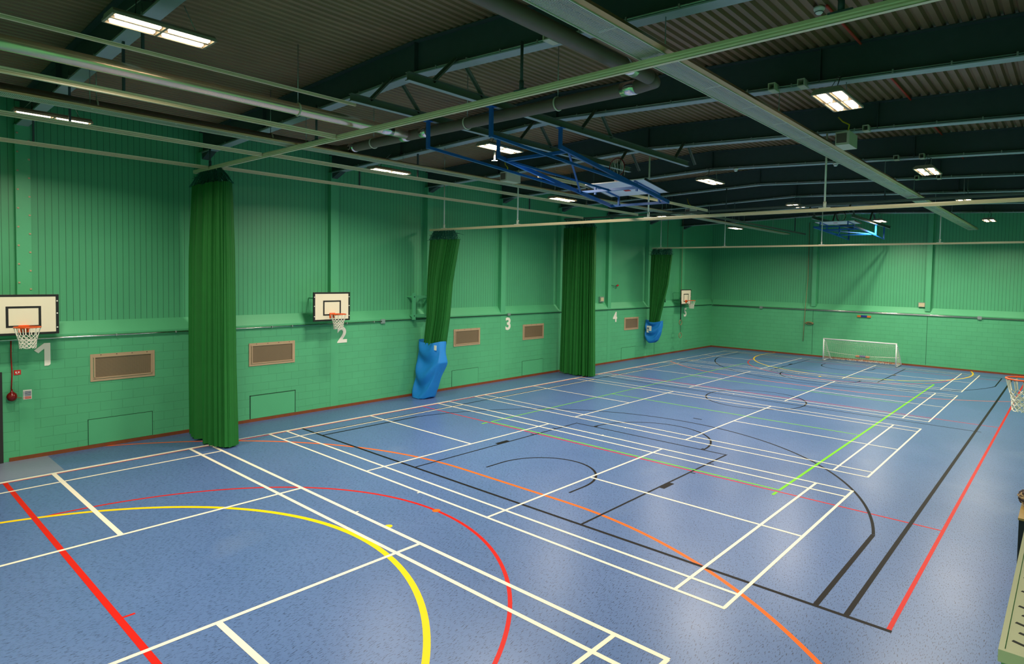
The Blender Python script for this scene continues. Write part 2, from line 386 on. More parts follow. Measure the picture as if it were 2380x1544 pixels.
# ------------------------------------------------------------------ roof beams
ords = ['nearest to the camera at top left', 'second from the camera', 'third from the camera', 'fourth from the camera', 'fifth from the camera',
        'sixth from the camera', 'third from the far wall', 'second from the far wall', 'last one before the far wall']
XS = [-1.90, -0.5, 2.5, 5.2, 7.75, 10.5, 14, 17.28]
def sweep(mb, y0, y1, za, zb_, m):                # a plate following the cranked beam line
    for a, b in zip(XS[:-1], XS[1:]):
        vs = [(x, y, zb(x) + z) for x in (a, b) for y in (y0, y1) for z in (za, zb_)]
        mb.add(vs, [(0, 1, 3, 2), (4, 6, 7, 5), (0, 4, 5, 1), (2, 3, 7, 6), (1, 5, 7, 3), (0, 2, 6, 4)], m)
for i, y in enumerate(BY):
    r = thing('roof_beam', (7.75, y, zb(7.75)), 'dark steel roof beam spanning the hall, ' + ords[i], 'beam', 'steel roof beams')
    p = PB(r); sweep(p, y - .01, y + .01, 0.02, .58, 'steel_dark')
    for x in (1.9, 7.75, 13.5): p.box(x - .008, x + .008, y - .09, y + .09, zb(x) + .02, zb(x) + .58, 'steel_dark')
    p.done('web')
    p = PB(r); sweep(p, y - .105, y + .105, 0.0, .02, 'steel_flange_uplit'); p.done('bottom_flange')
    p = PB(r); sweep(p, y - .105, y + .105, .575, .595, 'steel_dark'); p.done('top_flange')
    p = PB(r); p.tube([(x, y - .075, zb(x) + .05) for x in (-1.8, 7.75, 17.2)], .016, 'galv', 6)
    for k in range(24):
        x = -1 + k * .78; p.box(x - .012, x + .012, y - .10, y - .05, zb(x) + .02, zb(x) + .075, 'galv')
    p.done('conduit')
    if i not in (0,):
        p = PB(r); p.prism([(XU + .03, zb(-1.9) + .01), (-1.2, zb(-1.2) + .01), (XU + .03, zb(-1.9) - .22)], 'y', y - .09, y + .09, 'steel_dark'); p.done('haunch')

# longitudinal channels and V struts carrying the folding goals
def channel(x, y0, y1, beams, lab):
    r = thing('support_channel', (x, (y0 + y1) / 2, 7.36), lab, 'channel', 'steel channels carrying the folding goals')
    p = PB(r)
    for a, b, c, d in ((-.05, .05, 0, .012), (-.05, .05, .118, .13), (-.006, .006, 0, .13)):
        p.box(x + a, x + b, y0, y1, 7.375 + c, 7.375 + d, 'channel_grey')
    p.box(x - .052, x + .052, y0, y1, 7.371, 7.375, 'steel_flange_uplit')
    p.done('rail')
    for y in beams:
        for s in (-1, 1):
            p = PB(r); p.bar((x, y + s * .08, zb(x) + .1), (x, y + s * .52, 7.48), .07, .012, 'channel_grey', up=(1, 0, 0))
            p.bar((x + .03, y + s * .08, zb(x) + .1), (x + .03, y + s * .52, 7.48), .012, .06, 'channel_grey', up=(1, 0, 0)); p.done('strut')
channel(7.08, 5.75, 14.2, (BY[1], BY[2], BY[3]), 'long grey steel channel under the beams holding the far-left posts of the near folding goal')
channel(8.85, 5.65, 14.3, (BY[1], BY[2], BY[3]), 'long grey steel channel under the beams holding the right posts of the near folding goal')
channel(7.08, 29.3, 36.6, (BY[7], BY[8]), 'grey steel channel near the far wall on the left of the distant folding goal')
channel(8.85, 29.3, 36.6, (BY[7], BY[8]), 'grey steel channel near the far wall on the right of the distant folding goal')

# ------------------------------------------------------------------ luminaires
def luminaire(x, y, z, lab, chain=True):
    r = thing('ceiling_light', (x, y, z), lab, 'light', 'high bay lights hanging in three rows')
    p = PB(r); w, l = .225, .56
    p.prism([(x - w, z), (x + w, z), (x + w, z + .012), (x + .17, z + .055), (x - .17, z + .055), (x - w, z + .012)], 'y', y - l, y + l, 'housing_white')
    for a in (-w, w): p.box(x + a - .012, x + a + .012, y - l, y + l, z - .03, z, 'housing_white')
    for a in (-l, 0, l): p.box(x - w, x + w, y + a - .014, y + a + .014, z - .03, z, 'housing_white')
    p.box(x - .022, x + .022, y - l, y + l, z - .025, z, 'housing_white')
    p.done('housing')
    for sx in (-1, 1):
        for sy in (-1, 1):
            p = PB(r); cx = x + sx * .115; y0 = y + sy * .28
            p.tube([(cx - .028, y0 - .23, z - .02), (cx - .028, y0 + .23, z - .02)], .018, 'lamp_glow', 8)
            p.tube([(cx + .028, y0 - .23, z - .02), (cx + .028, y0 + .23, z - .02)], .018, 'lamp_glow', 8)
            p.box(cx - .05, cx + .05, y0 - .235, y0 + .235, z - .006, z - .004, 'lamp_glow'); p.done('lamp')
    yb = min(BY, key=lambda q: abs(q - y)); zt = zb(x)
    for s in (-1, 1):
        p = PB(r); p.tube([(x, y + s * .42, z + .055), (x, (y + yb) / 2 + s * .2 if abs(y - yb) < .8 else y + s * .42, zt + (0.0 if abs(y - yb) < .8 else .6))], .006, 'galv', 5); p.done('suspension_wire')
    p = PB(r); p.tube([(x + .05, y - .3, z + .055), (x + .11, y - .3, z + .25), (x + .0, y - .1, z + .32), (x - .05, yb - .1, zt + .05)], .007, 'black', 5); p.done('power_cable')
    for sx in (-1, 1):                    # each lamp face shines downwards
        for sy in (-1, 1):
            ld = bpy.data.lights.new('lamp_face', 'AREA'); ld.shape = 'RECTANGLE'; ld.size = .10; ld.size_y = .47
            ld.energy = LAMP_W / 4 * (0.7 if x < 4 else 1.3 if x < 12 else 1.1); ld.color = LAMP_COL; ld.spread = math.radians(158)
            lo = bpy.data.objects.new('lamp_light', ld); COL.objects.link(lo); lo.parent = r; lo.location = (sx * .115, sy * .28, -.04)
    return r
for x, y, z, lab in (
    (7.63, 2.8, 7.5, 'large bright twin-row strip light at top left of the picture, nearest to the camera'),
    (1.70, 2.8, 7.25, 'bright strip light at the left edge, just above the pale net rails'),
    (2.00, 9.9, 7.25, 'bright strip light near the left wall above backboard number 2'),
    (2.20, 17.0, 7.25, 'small bright strip light near the left wall, just left of the near blue folding goal'),
    (2.20, 24.3, 7.25, 'small strip light near the left wall between courts 3 and 4, added for its light'),  # unseen lamp, added to the left row because its light is needed
    (2.30, 31.3, 7.25, 'tiny bright strip light near the far left corner above backboard number 5'),
    (6.10, 10.2, 7.46, 'bright four-lamp light between the posts of the near blue folding goal'),
    (7.86, 17.5, 7.5, 'bright four-lamp light just right of the near folding backboard'),
    (7.90, 24.9, 7.5, 'small bright light in the middle row, past the long white hanger rod'),
    (9.20, 32.9, 7.49, 'tiny bright light beside the distant folding goal'),
    (13.90, 10.0, 7.27, 'large bright four-lamp light at upper right, right of the long mesh heater'),
    (13.88, 17.5, 7.27, 'bright four-lamp light in the right row, second from the camera in view'),
    (13.85, 24.4, 7.27, 'small bright light in the right row just above the pale curtain track'),
    (13.80, 32.2, 7.27, 'tiny bright light at far right in front of the far green wall'),
    (13.90, 0.6, 7.27, 'light of the right row above and behind the camera')): luminaire(x, y, z, lab)  # out-of-view lamp inferred from the row, set back to light the shelf front

# ------------------------------------------------------------------ curtain tracks and net rails
def xtrack(y, z, x0, x1, lab, rods, m='alu_track', h=.075, rodm='rod_white', clips=True):
    r = thing('curtain_track', ((x0 + x1) / 2, y, z), lab, 'track', 'curtain tracks across the hall')
    p = PB(r)
    p.prism([(y - .03, z - h / 2), (y - .024, z - h / 2), (y - .024, z - h / 2 + .012), (y - .03, z - h / 2 + .02), (y - .034, z - h / 2 + .028), (y - .03, z), (y - .034, z + .012), (y - .03, z + h / 2), (y + .03, z + h / 2), (y + .03, z - h / 2)], 'x', x0, x1, m)
    p.done('rail')
    for (x, zt) in rods:
        p = PB(r); p.tube([(x, y, z + h / 2), (x, y, zt)], .022, rodm, 8)
        p.box(x - .12, x + .12, y - .04, y + .04, z + h / 2 - .005, z + h / 2 + .012, rodm)
        p.tube([(x, y, z + h / 2 + .02), (x, y, z + h / 2 + .14)], .034, rodm, 8); p.done('hanger_rod')
    return r
Y1 = 6.35
xtrack(Y1, 7.040, -1.66, 17.2, 'long pale curtain track crossing the ceiling from the nearest curtain to the upper right', [(-.6, zb(-.6)), (4.8, zb(4.8)), (10.6, zb(10.6)), (15.0, zb(15))], rodm='steel_dark', h=.095)
xtrack(13.95, 6.02, -1.5, 17.2, 'pale curtain track hung low on white rods, starting above the larger blue bag', [(-.7, zb(-.7)), (2.97, zb(3)), (7.89, zb(7.9)), (12.50, zb(12.6)), (16.6, zb(16.6))])
xtrack(21.45, 7.045, -1.5, 17.2, 'dark thin curtain track behind the low pale one, above the third green curtain', [(1.0, zb(1)), (6.5, zb(6.5)), (12, zb(12))], m='channel_grey', rodm='steel_dark')
xtrack(28.92, 6.09, -1.5, 17.2, 'farthest pale curtain track, hung low in front of the far green wall', [(-.94, zb(-.9)), (2.85, zb(2.9)), (7.68, zb(7.7)), (12.44, zb(12.4))])
def ytrack(x, z, y0, y1, lab, w=.05, h=.085, m='alu_track', hang=()):
    r = thing('net_rail', (x, (y0 + y1) / 2, z), lab, 'rail', 'cricket net rails along the hall')
    p = PB(r); p.prism([(x - w / 2, z - h / 2), (x + w / 2, z - h / 2), (x + w / 2, z - h / 2 + .02), (x + w / 2 - .006, z - .01), (x + w / 2, z), (x + w / 2 - .006, z + .015), (x + w / 2, z + h / 2), (x - w / 2, z + h / 2)], 'y', y0, y1, m); p.done('rail')
    for y in hang:
        p = PB(r); p.bar((x, y, z + h / 2), (x, y, zb(x) + .3), .05, .03, 'steel_dark'); p.done('hanger')
    return r
ytrack(5.62, 7.05, YB, Y1 - .05, 'highest of three pale net rails at the left edge, ending at the first curtain track', hang=(BY[0],))
ytrack(2.45, 7.05, YB, Y1 - .05, 'middle of three pale net rails at the left edge, ending at the first track', hang=(BY[0],))
ytrack(-.60, 7.05, YB, Y1 - .05, 'lowest of three pale net rails at the left edge, ending above the nearest curtain', hang=(BY[0],))
ytrack(2.62, 7.05, Y1 + .05, 21.3, 'long pale net rail beyond the first track, above the second bay of the left wall', hang=(BY[2], BY[4]))
ytrack(-.30, 7.05, Y1 + .05, 21.3, 'long pale net rail hugging the left wall between the nearest curtain and the third curtain', hang=(BY[2], BY[4]))
ytrack(5.85, 7.05, 11.8, 21.2, 'pale net rail passing under the near folding backboard', hang=(BY[3],))
ytrack(5.0, 7.05, 21.6, 34.5, 'thin dark rail left of the distant folding goal with a small white box', m='channel_grey', hang=(BY[6], BY[8]))
ytrack(6.50, 7.50, YB, 6.2, 'slim tan rail above the shiny duct at upper left', w=.045, h=.05, hang=(BY[0],))

# ------------------------------------------------------------------ ducts
def duct(name, pts, r, m, lab, collars=(), clamps=(), lit=None):
    mid = pts[len(pts) // 2]; t = thing(name, mid, lab, 'duct', 'round flue ducts under the roof')
    p = PB(t); p.tube(pts, r, m, 20); p.done('pipe')
    for a, b in collars:
        p = PB(t); p.tube([a, b], r * 1.05, 'alu_bright', 20); p.done('collar', label='shiny metal collar')
    for c, ax in clamps:
        p = PB(t); c = Vector(c); R = r * 1.08
        p.tube([c + (Vector((0, math.cos(a), math.sin(a))) if ax == 'x' else Vector((math.cos(a), 0, math.sin(a)))) * R for a in [2 * PI * k / 20 for k in range(20)]], .014, 'cream_metal', 6, closed=True)
        p.tube([c + Vector((0, 0, R)), (c.x, c.y, zb(c.x) + .55)], .008, 'galv', 5); p.done('clamp')
    return t
ZM = 7.27; YM = 7.65; XA, XB, XC = 3.34, 6.155, 12.10
duct('flue_duct', [(XB, YB, ZM), (XB, 4, ZM), (XB, 7.1, ZM), (XB, 7.52, ZM)], .1, 'duct_silver', 'shiny silver round duct running from the left edge to the elbow past the first track', [((XB, 6.95, ZM), (XB, 7.2, ZM))], [((XB, 1.35, ZM), 'y'), ((XB, 5.3, ZM), 'y')])
duct('flue_duct', [(XC, YB, ZM), (XC, 4, ZM), (XC, 7.0, ZM), (XC, 7.38, ZM)], .1, 'duct_dark', 'dark round duct coming down from the top centre beside the long mesh heater', [((XC, 6.75, ZM), (XC, 7.0, ZM))], [((XC, 2.5, ZM), 'y')])
duct('flue_duct', [(XA, YB, ZM), (XA, 4, ZM), (XA, 7.0, ZM), (XA, 7.4, ZM)], .1, 'duct_dark', 'dark round duct above the left heater tray, nearest to the left wall', [((XA, 6.9, ZM), (XA, 7.12, ZM))], [((XA, 3.1, ZM), 'y'), ((XA, 6.1, ZM), 'y')])
duct('cross_duct', [(XA, 7.43, ZM), (XA + .08, YM - .05, ZM), (3.9, YM, ZM), (5.2, YM, ZM), (7, YM, ZM), (9, YM, ZM), (11.75, YM, ZM), (12.05, YM - .06, ZM), (XC, 7.4, ZM)], .1, 'duct_dark', 'dark round duct crossing the hall and joining the three long ducts',
     [((3.9, YM, ZM), (4.1, YM, ZM)), ((5.85, YM, ZM), (6.05, YM, ZM)), ((6.52, YM, ZM), (6.72, YM, ZM)), ((11.45, YM, ZM), (11.7, YM, ZM))], [((4.8, YM, ZM), 'x'), ((7.9, YM, ZM), 'x'), ((10.15, YM, ZM), 'x')])

# ------------------------------------------------------------------ radiant heaters
def heater(x0, x1, y0, y1, z, lab, burner=(), hh=.13):
    t = thing('radiant_heater', ((x0 + x1) / 2, (y0 + y1) / 2, z), lab, 'heater', 'long radiant tube heaters')
    w = x1 - x0; xc = (x0 + x1) / 2
    p = PB(t)
    pr = [(x0, z), (x0 - .035, z + .02), (x0 + .03, z + hh), (x1 - .03, z + hh), (x1 + .075, z + .02), (x1, z), (x1 + .06, z + .025), (x1 - .04, z + hh - .012), (x0 + .04, z + hh - .012), (x0 - .02, z + .025)]
    p.prism(pr, 'y', y0, y1, 'heater_side'); p.done('reflector_hood')
    p = PB(t)
    for q in (xc - .08, xc + .08): p.tube([(q, y0 + .05, z + hh * .5), (q, y1 - .05, z + hh * .5)], min(.032, hh * .3), 'duct_dark', 10)
    p.done('heating_tube')
    p = PB(t); p.quad((x0, y0, z), (x1, y0, z), (x1, y1, z), (x0, y1, z), 'guard_mesh')
    p.done('wire_guard')
    p = PB(t)
    for q in (x0, x1): p.bar((q, y0, z), (q, y1, z), .014, .02, 'cream_metal')
    y = y0 + .4
    while y < y1: p.box(x0 + .06, x1 - .06, y - .012, y + .012, z + .02, z + .035, 'cream_metal'); y += 1.25
    for yy in (y0, y1): p.box(x0, x1, yy - .01, yy + .01, z - .01, z + hh, 'cream_metal')
    p.done('guard_frame')
    for y in BY:
        if y0 < y < y1:
            p = PB(t); p.tube([(xc, y, z + hh), (xc, y, zb(xc) + .02)], .007, 'galv', 5); p.done('suspension_wire')
    for bx, by in burner:
        p = PB(t); p.box(bx, bx + .26, by, by + .55, z - .02, z + .24, 'cream_metal'); p.box(bx + .02, bx + .21, by - .008, by, z + .02, z + .2, 'duct_dark')
        b = p.done('burner_box')
        p = PB(t); p.tube([(bx + .2, by + .1, z + .24), (bx + .24, by + .05, z + .36), (bx + .1, by + .1, z + .45), (bx, by + .15, zb(bx))], .014, 'yellow_pipe', 6); p.done('gas_hose')
    return t
h1 = heater(12.62, 12.98, -1.2, 35.6, 7.12, 'long mesh-covered radiant heater sweeping from top centre to the far wall', burner=((13.12, 12.5),))
h2 = heater(3.62, 3.95, -1.2, 34.9, 7.105, 'long radiant heater tray parallel to the left wall, below the dark duct', burner=((4.1, 12.1), (4.1, 22.6)), hh=.065)

# ------------------------------------------------------------------ hanging divider curtains
def curtain(lab, prof, yc, seed, folds, thick=.26, zt_head=None, hw=None):
    """prof: list of (z, x_left, x_right, y centre)"""
    rnd = random.Random(seed)
    z0 = prof[-1][0]; t = thing('divider_curtain', ((prof[-1][1] + prof[-1][2]) / 2, yc, z0), lab, 'curtain', 'green divider curtains along the left wall')
    zs = []; a = prof[0][0]; n = 70
    for i in range(n + 1): zs.append(prof[0][0] + (z0 - prof[0][0]) * i / n)
    def at(z):
        for p, q in zip(prof[:-1], prof[1:]):
            if q[0] <= z <= p[0]:
                u = (p[0] - z) / (p[0] - q[0]); u = u * u * (3 - 2 * u) if False else u
                return [p[k] + (q[k] - p[k]) * u for k in (1, 2, 3)]
        return list(prof[-1][1:])
    K = 520; ph = [rnd.uniform(0, 6.28) for _ in range(8)]; fr = [folds, folds * .53, folds * 1.7, folds * .23]
    p = PB(t); vs = []
    for i, z in enumerate(zs):
        xl, xr, y = at(z); u = i / n; a = (xr - xl) / 2; cx = (xl + xr) / 2
        tw = .35 * math.sin(u * 2.0 + ph[6])
        for k in range(K):
            th = 2 * PI * k / K; c, s = math.cos(th), math.sin(th)
            ex = math.copysign(abs(c) ** .75, c); ey = math.copysign(abs(s) ** .75, s)
            am = .85 * (.55 + .45 * min(1, u * 3 + .25))
            S1 = math.sin(fr[0] * th + ph[0] + tw * 2 + .8 * math.sin(3 * th + u)); f = am * (.62 * (1 - 2 * (1 - abs(math.sin((fr[0] * th + ph[0] + tw * 2 + .8 * math.sin(3 * th + u)) / 2))) ** 1.6) + .32 * math.sin(round(fr[1]) * th + ph[1] - u * 1.2) + .2 * math.sin(round(fr[2]) * th + ph[2] + u))
            xx = cx + ex * a * (1 + .06 * f * abs(s)) ; 
            f -= 1.7 * am * (1 - abs(math.sin(6.5 * th + ph[5] + tw + .3 * math.sin(2 * th)))) ** 3.5
            yy = y + ey * thick * (1 + .62 * max(-1.45, f)) * (0.75 + .25 * u)
            zz = z
            if i == n: zz = z + .03 * abs(math.sin(7 * th + ph[3])) + max(0, -c) * .06
            vs.append((xx, yy, zz))
    fs = [(i * K + k, i * K + (k + 1) % K, (i + 1) * K + (k + 1) % K, (i + 1) * K + k) for i in range(n) for k in range(K)]
    p.add(vs, fs, 'curtain_green', True)
    cl, cr, cy = prof[0][1:]; p.add([(cl + .03, cy - .12, prof[0][0] - .03), (cr - .03, cy - .12, prof[0][0] - .03), (cr - .03, cy + .12, prof[0][0] - .03), (cl + .03, cy + .12, prof[0][0] - .03)], [(0, 1, 2, 3)], 'curtain_green')
    fab = p.done('fabric')
    p = PB(t); hl_, hr_ = hw
    M = 210
    for k in range(M):
        a = k / (M - 1); x0 = hl_ + (hr_ - hl_) * rnd.random(); x1 = cl + .03 + (cr - cl - .06) * min(1, max(0, (x0 - hl_) / (hr_ - hl_) + rnd.uniform(-.05, .05)))
        y0 = cy + rnd.uniform(-.03, .03); y1 = cy + rnd.uniform(-.2, .2)
        xm = (x0 + x1) / 2 + rnd.uniform(-.04, .04)
        p.tube([(x0, y0, zt_head), (xm, (y0 + y1) / 2, (zt_head + prof[0][0]) / 2), (x1, y1, prof[0][0] - .02)], .006, 'netting_green', 4, cap=False)
    for k in range(90):
        x0 = cl + (cr - cl) * rnd.random(); zz = prof[0][0] + (zt_head - prof[0][0]) * rnd.uniform(.0, .75)
        p.tube([(x0, cy + rnd.uniform(-.16, .16), zz), (x0 + rnd.uniform(-.25, .25), cy + rnd.uniform(-.16, .16), zz + rnd.uniform(-.1, .1))], .005, 'netting_green', 4, cap=False)
    h = p.done('netting_header', label='dark green netting gathered at the top')
    p = PB(t)
    for k in range(16):
        x0 = hl_ + (hr_ - hl_) * (k + .5) / 16; p.box(x0 - .008, x0 + .008, cy - .008, cy + .008, zt_head - .03, zt_head + .035, 'rod_white')
    p.done('glider')
    return t
curtain('full-length green curtain nearest to the camera, between courts 1 and 2, reaching the floor', [(6.62, -1.52, .47, 6.35), (4.7, -1.62, .53, 6.35), (2, -1.62, .58, 6.35), (0.02, -1.52, .69, 6.33)], 6.35, 3, 44, .24, 6.99, (-1.3, .1))
curtain('green curtain drawn into the larger blue bag, twisting down between courts 2 and 3', [(5.66, -1.38, .12, 13.93), (4.13, -1.42, -.25, 13.9), (2.87, -1.4, -.4, 13.88), (1.95, -1.5, -.56, 13.85), (1.6, -1.35, -.7, 13.83)], 13.9, 5, 42, .2, 5.98, (-1.24, -.06))
curtain('full-length green curtain midway along the left wall beside court number 3', [(6.63, -1.47, .29, 21.45), (3.3, -1.48, .29, 21.45), (0.02, -1.53, .37, 21.43)], 21.45, 8, 52, .24, 6.99, (-1.45, .05))
curtain('farthest green curtain, tapering into the small blue bag with a white label', [(5.73, -1.5, -.19, 28.9), (4.1, -1.52, -.41, 28.9), (2.0, -1.48, -.93, 28.88), (1.5, -1.4, -1.0, 28.88)], 28.9, 11, 40, .17, 6.05, (-1.4, -.24))
def bag(lab, prof, seed, thick, strap_top):
    t = thing('curtain_bag', ((prof[-1][1] + prof[-1][2]) / 2, prof[-1][3], prof[-1][0]), lab, 'bag', 'blue bags holding the curtain ends')
    n, K = 60, 160; p = PB(t); vs = []; rnd = random.Random(seed); ph = rnd.uniform(0, 6)
    zt, zb0 = prof[0][0], prof[-1][0]
    for i in range(n + 1):
        z = zt + (zb0 - zt) * i / n
        for a, b in zip(prof[:-1], prof[1:]):
            if b[0] <= z <= a[0]:
                u = (a[0] - z) / (a[0] - b[0]); xl, xr, y = [a[k] + (b[k] - a[k]) * u for k in (1, 2, 3)]; break
        v = i / n
        for k in range(K):
            th = 2 * PI * k / K; c, s = math.cos(th), math.sin(th)
            ex = math.copysign(abs(c) ** .6, c); ey = math.copysign(abs(s) ** .6, s)
            # swags: V shaped drapes hanging between the two top corners
            sw = math.sin((v * 4.6 - (1 - ex * ex) * 1.1) * PI + ph) * (.2 + .8 * (1 - ex * ex)) * .075
            sw += .012 * math.sin(7 * th + 3 * v + ph)
            env = .8 + .2 * math.sin(min(1, v * 1.15) * PI * .8)
            xx = (xl + xr) / 2 + ex * (xr - xl) / 2
            yy = y + ey * thick * env + (sw if s < 0 else -sw)
            zz = z - (0.10 * (1 - ex * ex) if i == 0 else 0.10 * (1 - ex * ex) * (1 - v)) + (.05 * math.cos(2 * th) * v * v)
            vs.append((xx, yy, max(.012, zz)))
    fs = [(i * K + k, i * K + (k + 1) % K, (i + 1) * K + (k + 1) % K, (i + 1) * K + k) for i in range(n) for k in range(K)]
    fs.append(tuple(n * K + k for k in range(K)))
    p.add(vs, fs, 'blue_cloth', True); p.done('sack')
    return t
b1 = bag('larger blue fabric bag resting on the floor by the left wall, curtain hanging into it', [(2.05, -1.68, -.50, 13.78), (1.3, -1.66, -.36, 13.72), (.6, -1.66, -.62, 13.62), (.012, -1.64, -.80, 13.52)], 2, .30, 2.05)
p = PB(b1); p.box(-.62, -.5, 13.50, 13.515, 1.75, 1.92, 'sign_white'); p.done('tag', label='small white tag')
b2 = bag('small blue bag hanging clear of the floor near court number 4, white label on it', [(2.12, -1.68, -.62, 28.78), (1.5, -1.68, -.70, 28.76), (1.02, -1.62, -.86, 28.74), (.93, -1.5, -1.0, 28.74)], 4, .24, 2.1)
p = PB(b2); p.box(-1.42, -1.12, 28.45, 28.462, 1.45, 1.82, 'sign_white'); p.box(-1.38, -1.27, 28.44, 28.45, 1.66, 1.72, 'sign_blue'); p.box(-1.36, -1.25, 28.44, 28.45, 1.58, 1.61, 'sign_blue'); p.done('paper_label', label='white printed label with blue marks')

# ------------------------------------------------------------------ wall basketball goals
def net(t, c, r, zt, length, parent=None, m='net_white', rr=.006):
    p = PB(t); n = 12; rows = 7; cx, cy = c
    def rad(v): return r * (1 - v * .52 if v < .6 else .688 - (v - .6) * .15)
    for k in range(n):
        for sgn in (1, -1):
            pts = []
            for i in range(rows * 2 + 1):
                v = i / (rows * 2); zz = zt - length * v
                a = 2 * PI * k / n + sgn * (0 if v < .35 else (v - .35) * 2.6)
                if v < .35: a += sgn * .02
                pts.append((cx + rad(v) * math.cos(a), cy + rad(v) * math.sin(a), zz))
            p.tube(pts, rr, m, 5, cap=False)
    for v in (.62, .78, .97):
        p.tube([(cx + rad(v) * math.cos(2 * PI * k / 36), cy + rad(v) * math.sin(2 * PI * k / 36), zt - length * v + .012 * math.sin(6 * 2 * PI * k / 36)) for k in range(36)], rr, m, 5, closed=True)
    return p.done('net')
def wall_goal(xb, yc, zr, face, lab):
    """xb: board front plane, face +1 looks towards +x"""
    xw = XL if face > 0 else XR
    t = thing('basketball_goal', (xb, yc, 2.9), lab, 'basketball hoop', 'wall mounted basketball goals')
    f = face; p = PB(t); X = sorted((xb, xb - f * .03))
    p.box(X[0], X[1], yc - .6, yc + .6, 2.9, 3.8, 'board_white')
    e = xb + f * .003
    def rect(y0, y1, z0, z1, w, m):
        for a, b, c, d in ((y0, y1, z0, z0 + w), (y0, y1, z1 - w, z1), (y0, y0 + w, z0 + w, z1 - w), (y1 - w, y1, z0 + w, z1 - w)):
            p.box(min(e, xb), max(e, xb), a, b, c, d, m)
    rect(yc - .6, yc + .6, 2.9, 3.8, .05, 'black'); rect(yc - .295, yc + .295, 3.07, 3.54, .045, 'black')
    for yy in (-.6, .6): p.box(X[0] - .004, X[1], yc + yy - .006, yc + yy + .006, 2.9, 3.8, 'black')
    for s in (-.575, .575):
        for z in (3.05, 3.37, 3.65): p.box(min(e, e + f * .006), max(e, e + f * .006), yc + s - .013, yc + s + .013, z - .013, z + .013, 'sign_white')
    p.done('backboard')
    cx = xb + f * .375
    p = PB(t); p.tube([(cx + .225 * math.cos(2 * PI * k / 40), yc + .225 * math.sin(2 * PI * k / 40), zr) for k in range(40)], .012, 'rim_orange', 8, closed=True)
    for k in range(12): a = 2 * PI * k / 12; p.tube([(cx + .225 * math.cos(a), yc + .225 * math.sin(a), zr - .005), (cx + .215 * math.cos(a), yc + .215 * math.sin(a), zr - .035)], .005, 'rim_orange', 5)
    rim = p.done('rim')
    p = PB(t); p.box(min(xb, xb + f * .02), max(xb, xb + f * .02), yc - .09, yc + .09, zr - .14, zr + .02, 'rim_orange')
    p.prism([(xb + f * .02, zr), (cx - f * .2, zr + .008), (cx - f * .2, zr - .012), (xb + f * .02, zr - .13)], 'y', yc - .06, yc + .06, 'rim_orange'); p.done('rim_bracket', rim)
    net(t, (cx, yc), .22, zr - .02, .44)
    p = PB(t)
    for s in (-.42, .42):
        for z in (3.05, 3.6): p.bar((xw - f * (.15 if z > 3 else 0), yc + s, z), (xb - f * .03, yc + s, z), .04, .04, 'green_paint')
        p.bar((xb - f * .05, yc + s, 2.93), (xb - f * .05, yc + s, 3.75), .04, .04, 'green_paint')
    p.done('wall_frame')
    return t
wall_goal(-1.25, 2.81, 3.1, 1, 'white backboard with black border and orange hoop at the left edge above number 1')
wall_goal(-1.25, 10.05, 3.13, 1, 'white backboard with orange hoop and net above number 2')
wall_goal(-1.25, 32.42, 3.15, 1, 'small distant backboard with orange hoop above number 5')
wall_goal(16.77, 10.72, 3.1, -1, 'orange hoop with white net jutting in at the right edge')

# empty goal bracket beside the larger curtain bag
t = thing('mounting_frame', (-1.5, 13.6, 2.8), 'empty green-painted steel mounting frame on the wall behind the curtain in the larger blue bag', 'bracket')
p = PB(t)
for y in (13.3, 13.95): p.box(-1.56, -1.5, y - .06, y + .06, 2.78, 3.74 if y < 13.5 else 3.7, 'green_paint')
for z in (2.92, 3.6): p.box(-1.6, -1.56, 13.24, 14.4, z - .05, z + .05, 'green_paint')
for y in (13.3, 13.95):
    for z in (2.92, 3.6): p.bar((-1.95, y, z), (-1.58, y, z), .05, .05, 'green_paint')
p.done('frame')
p = PB(t)
for y in (13.3, 13.95, 14.1):
    for z in (2.92, 3.6): p.box(-1.505, -1.49, y - .018, y + .018, z - .018, z + .018, 'dark_green_gap')
p.done('bolt_heads')

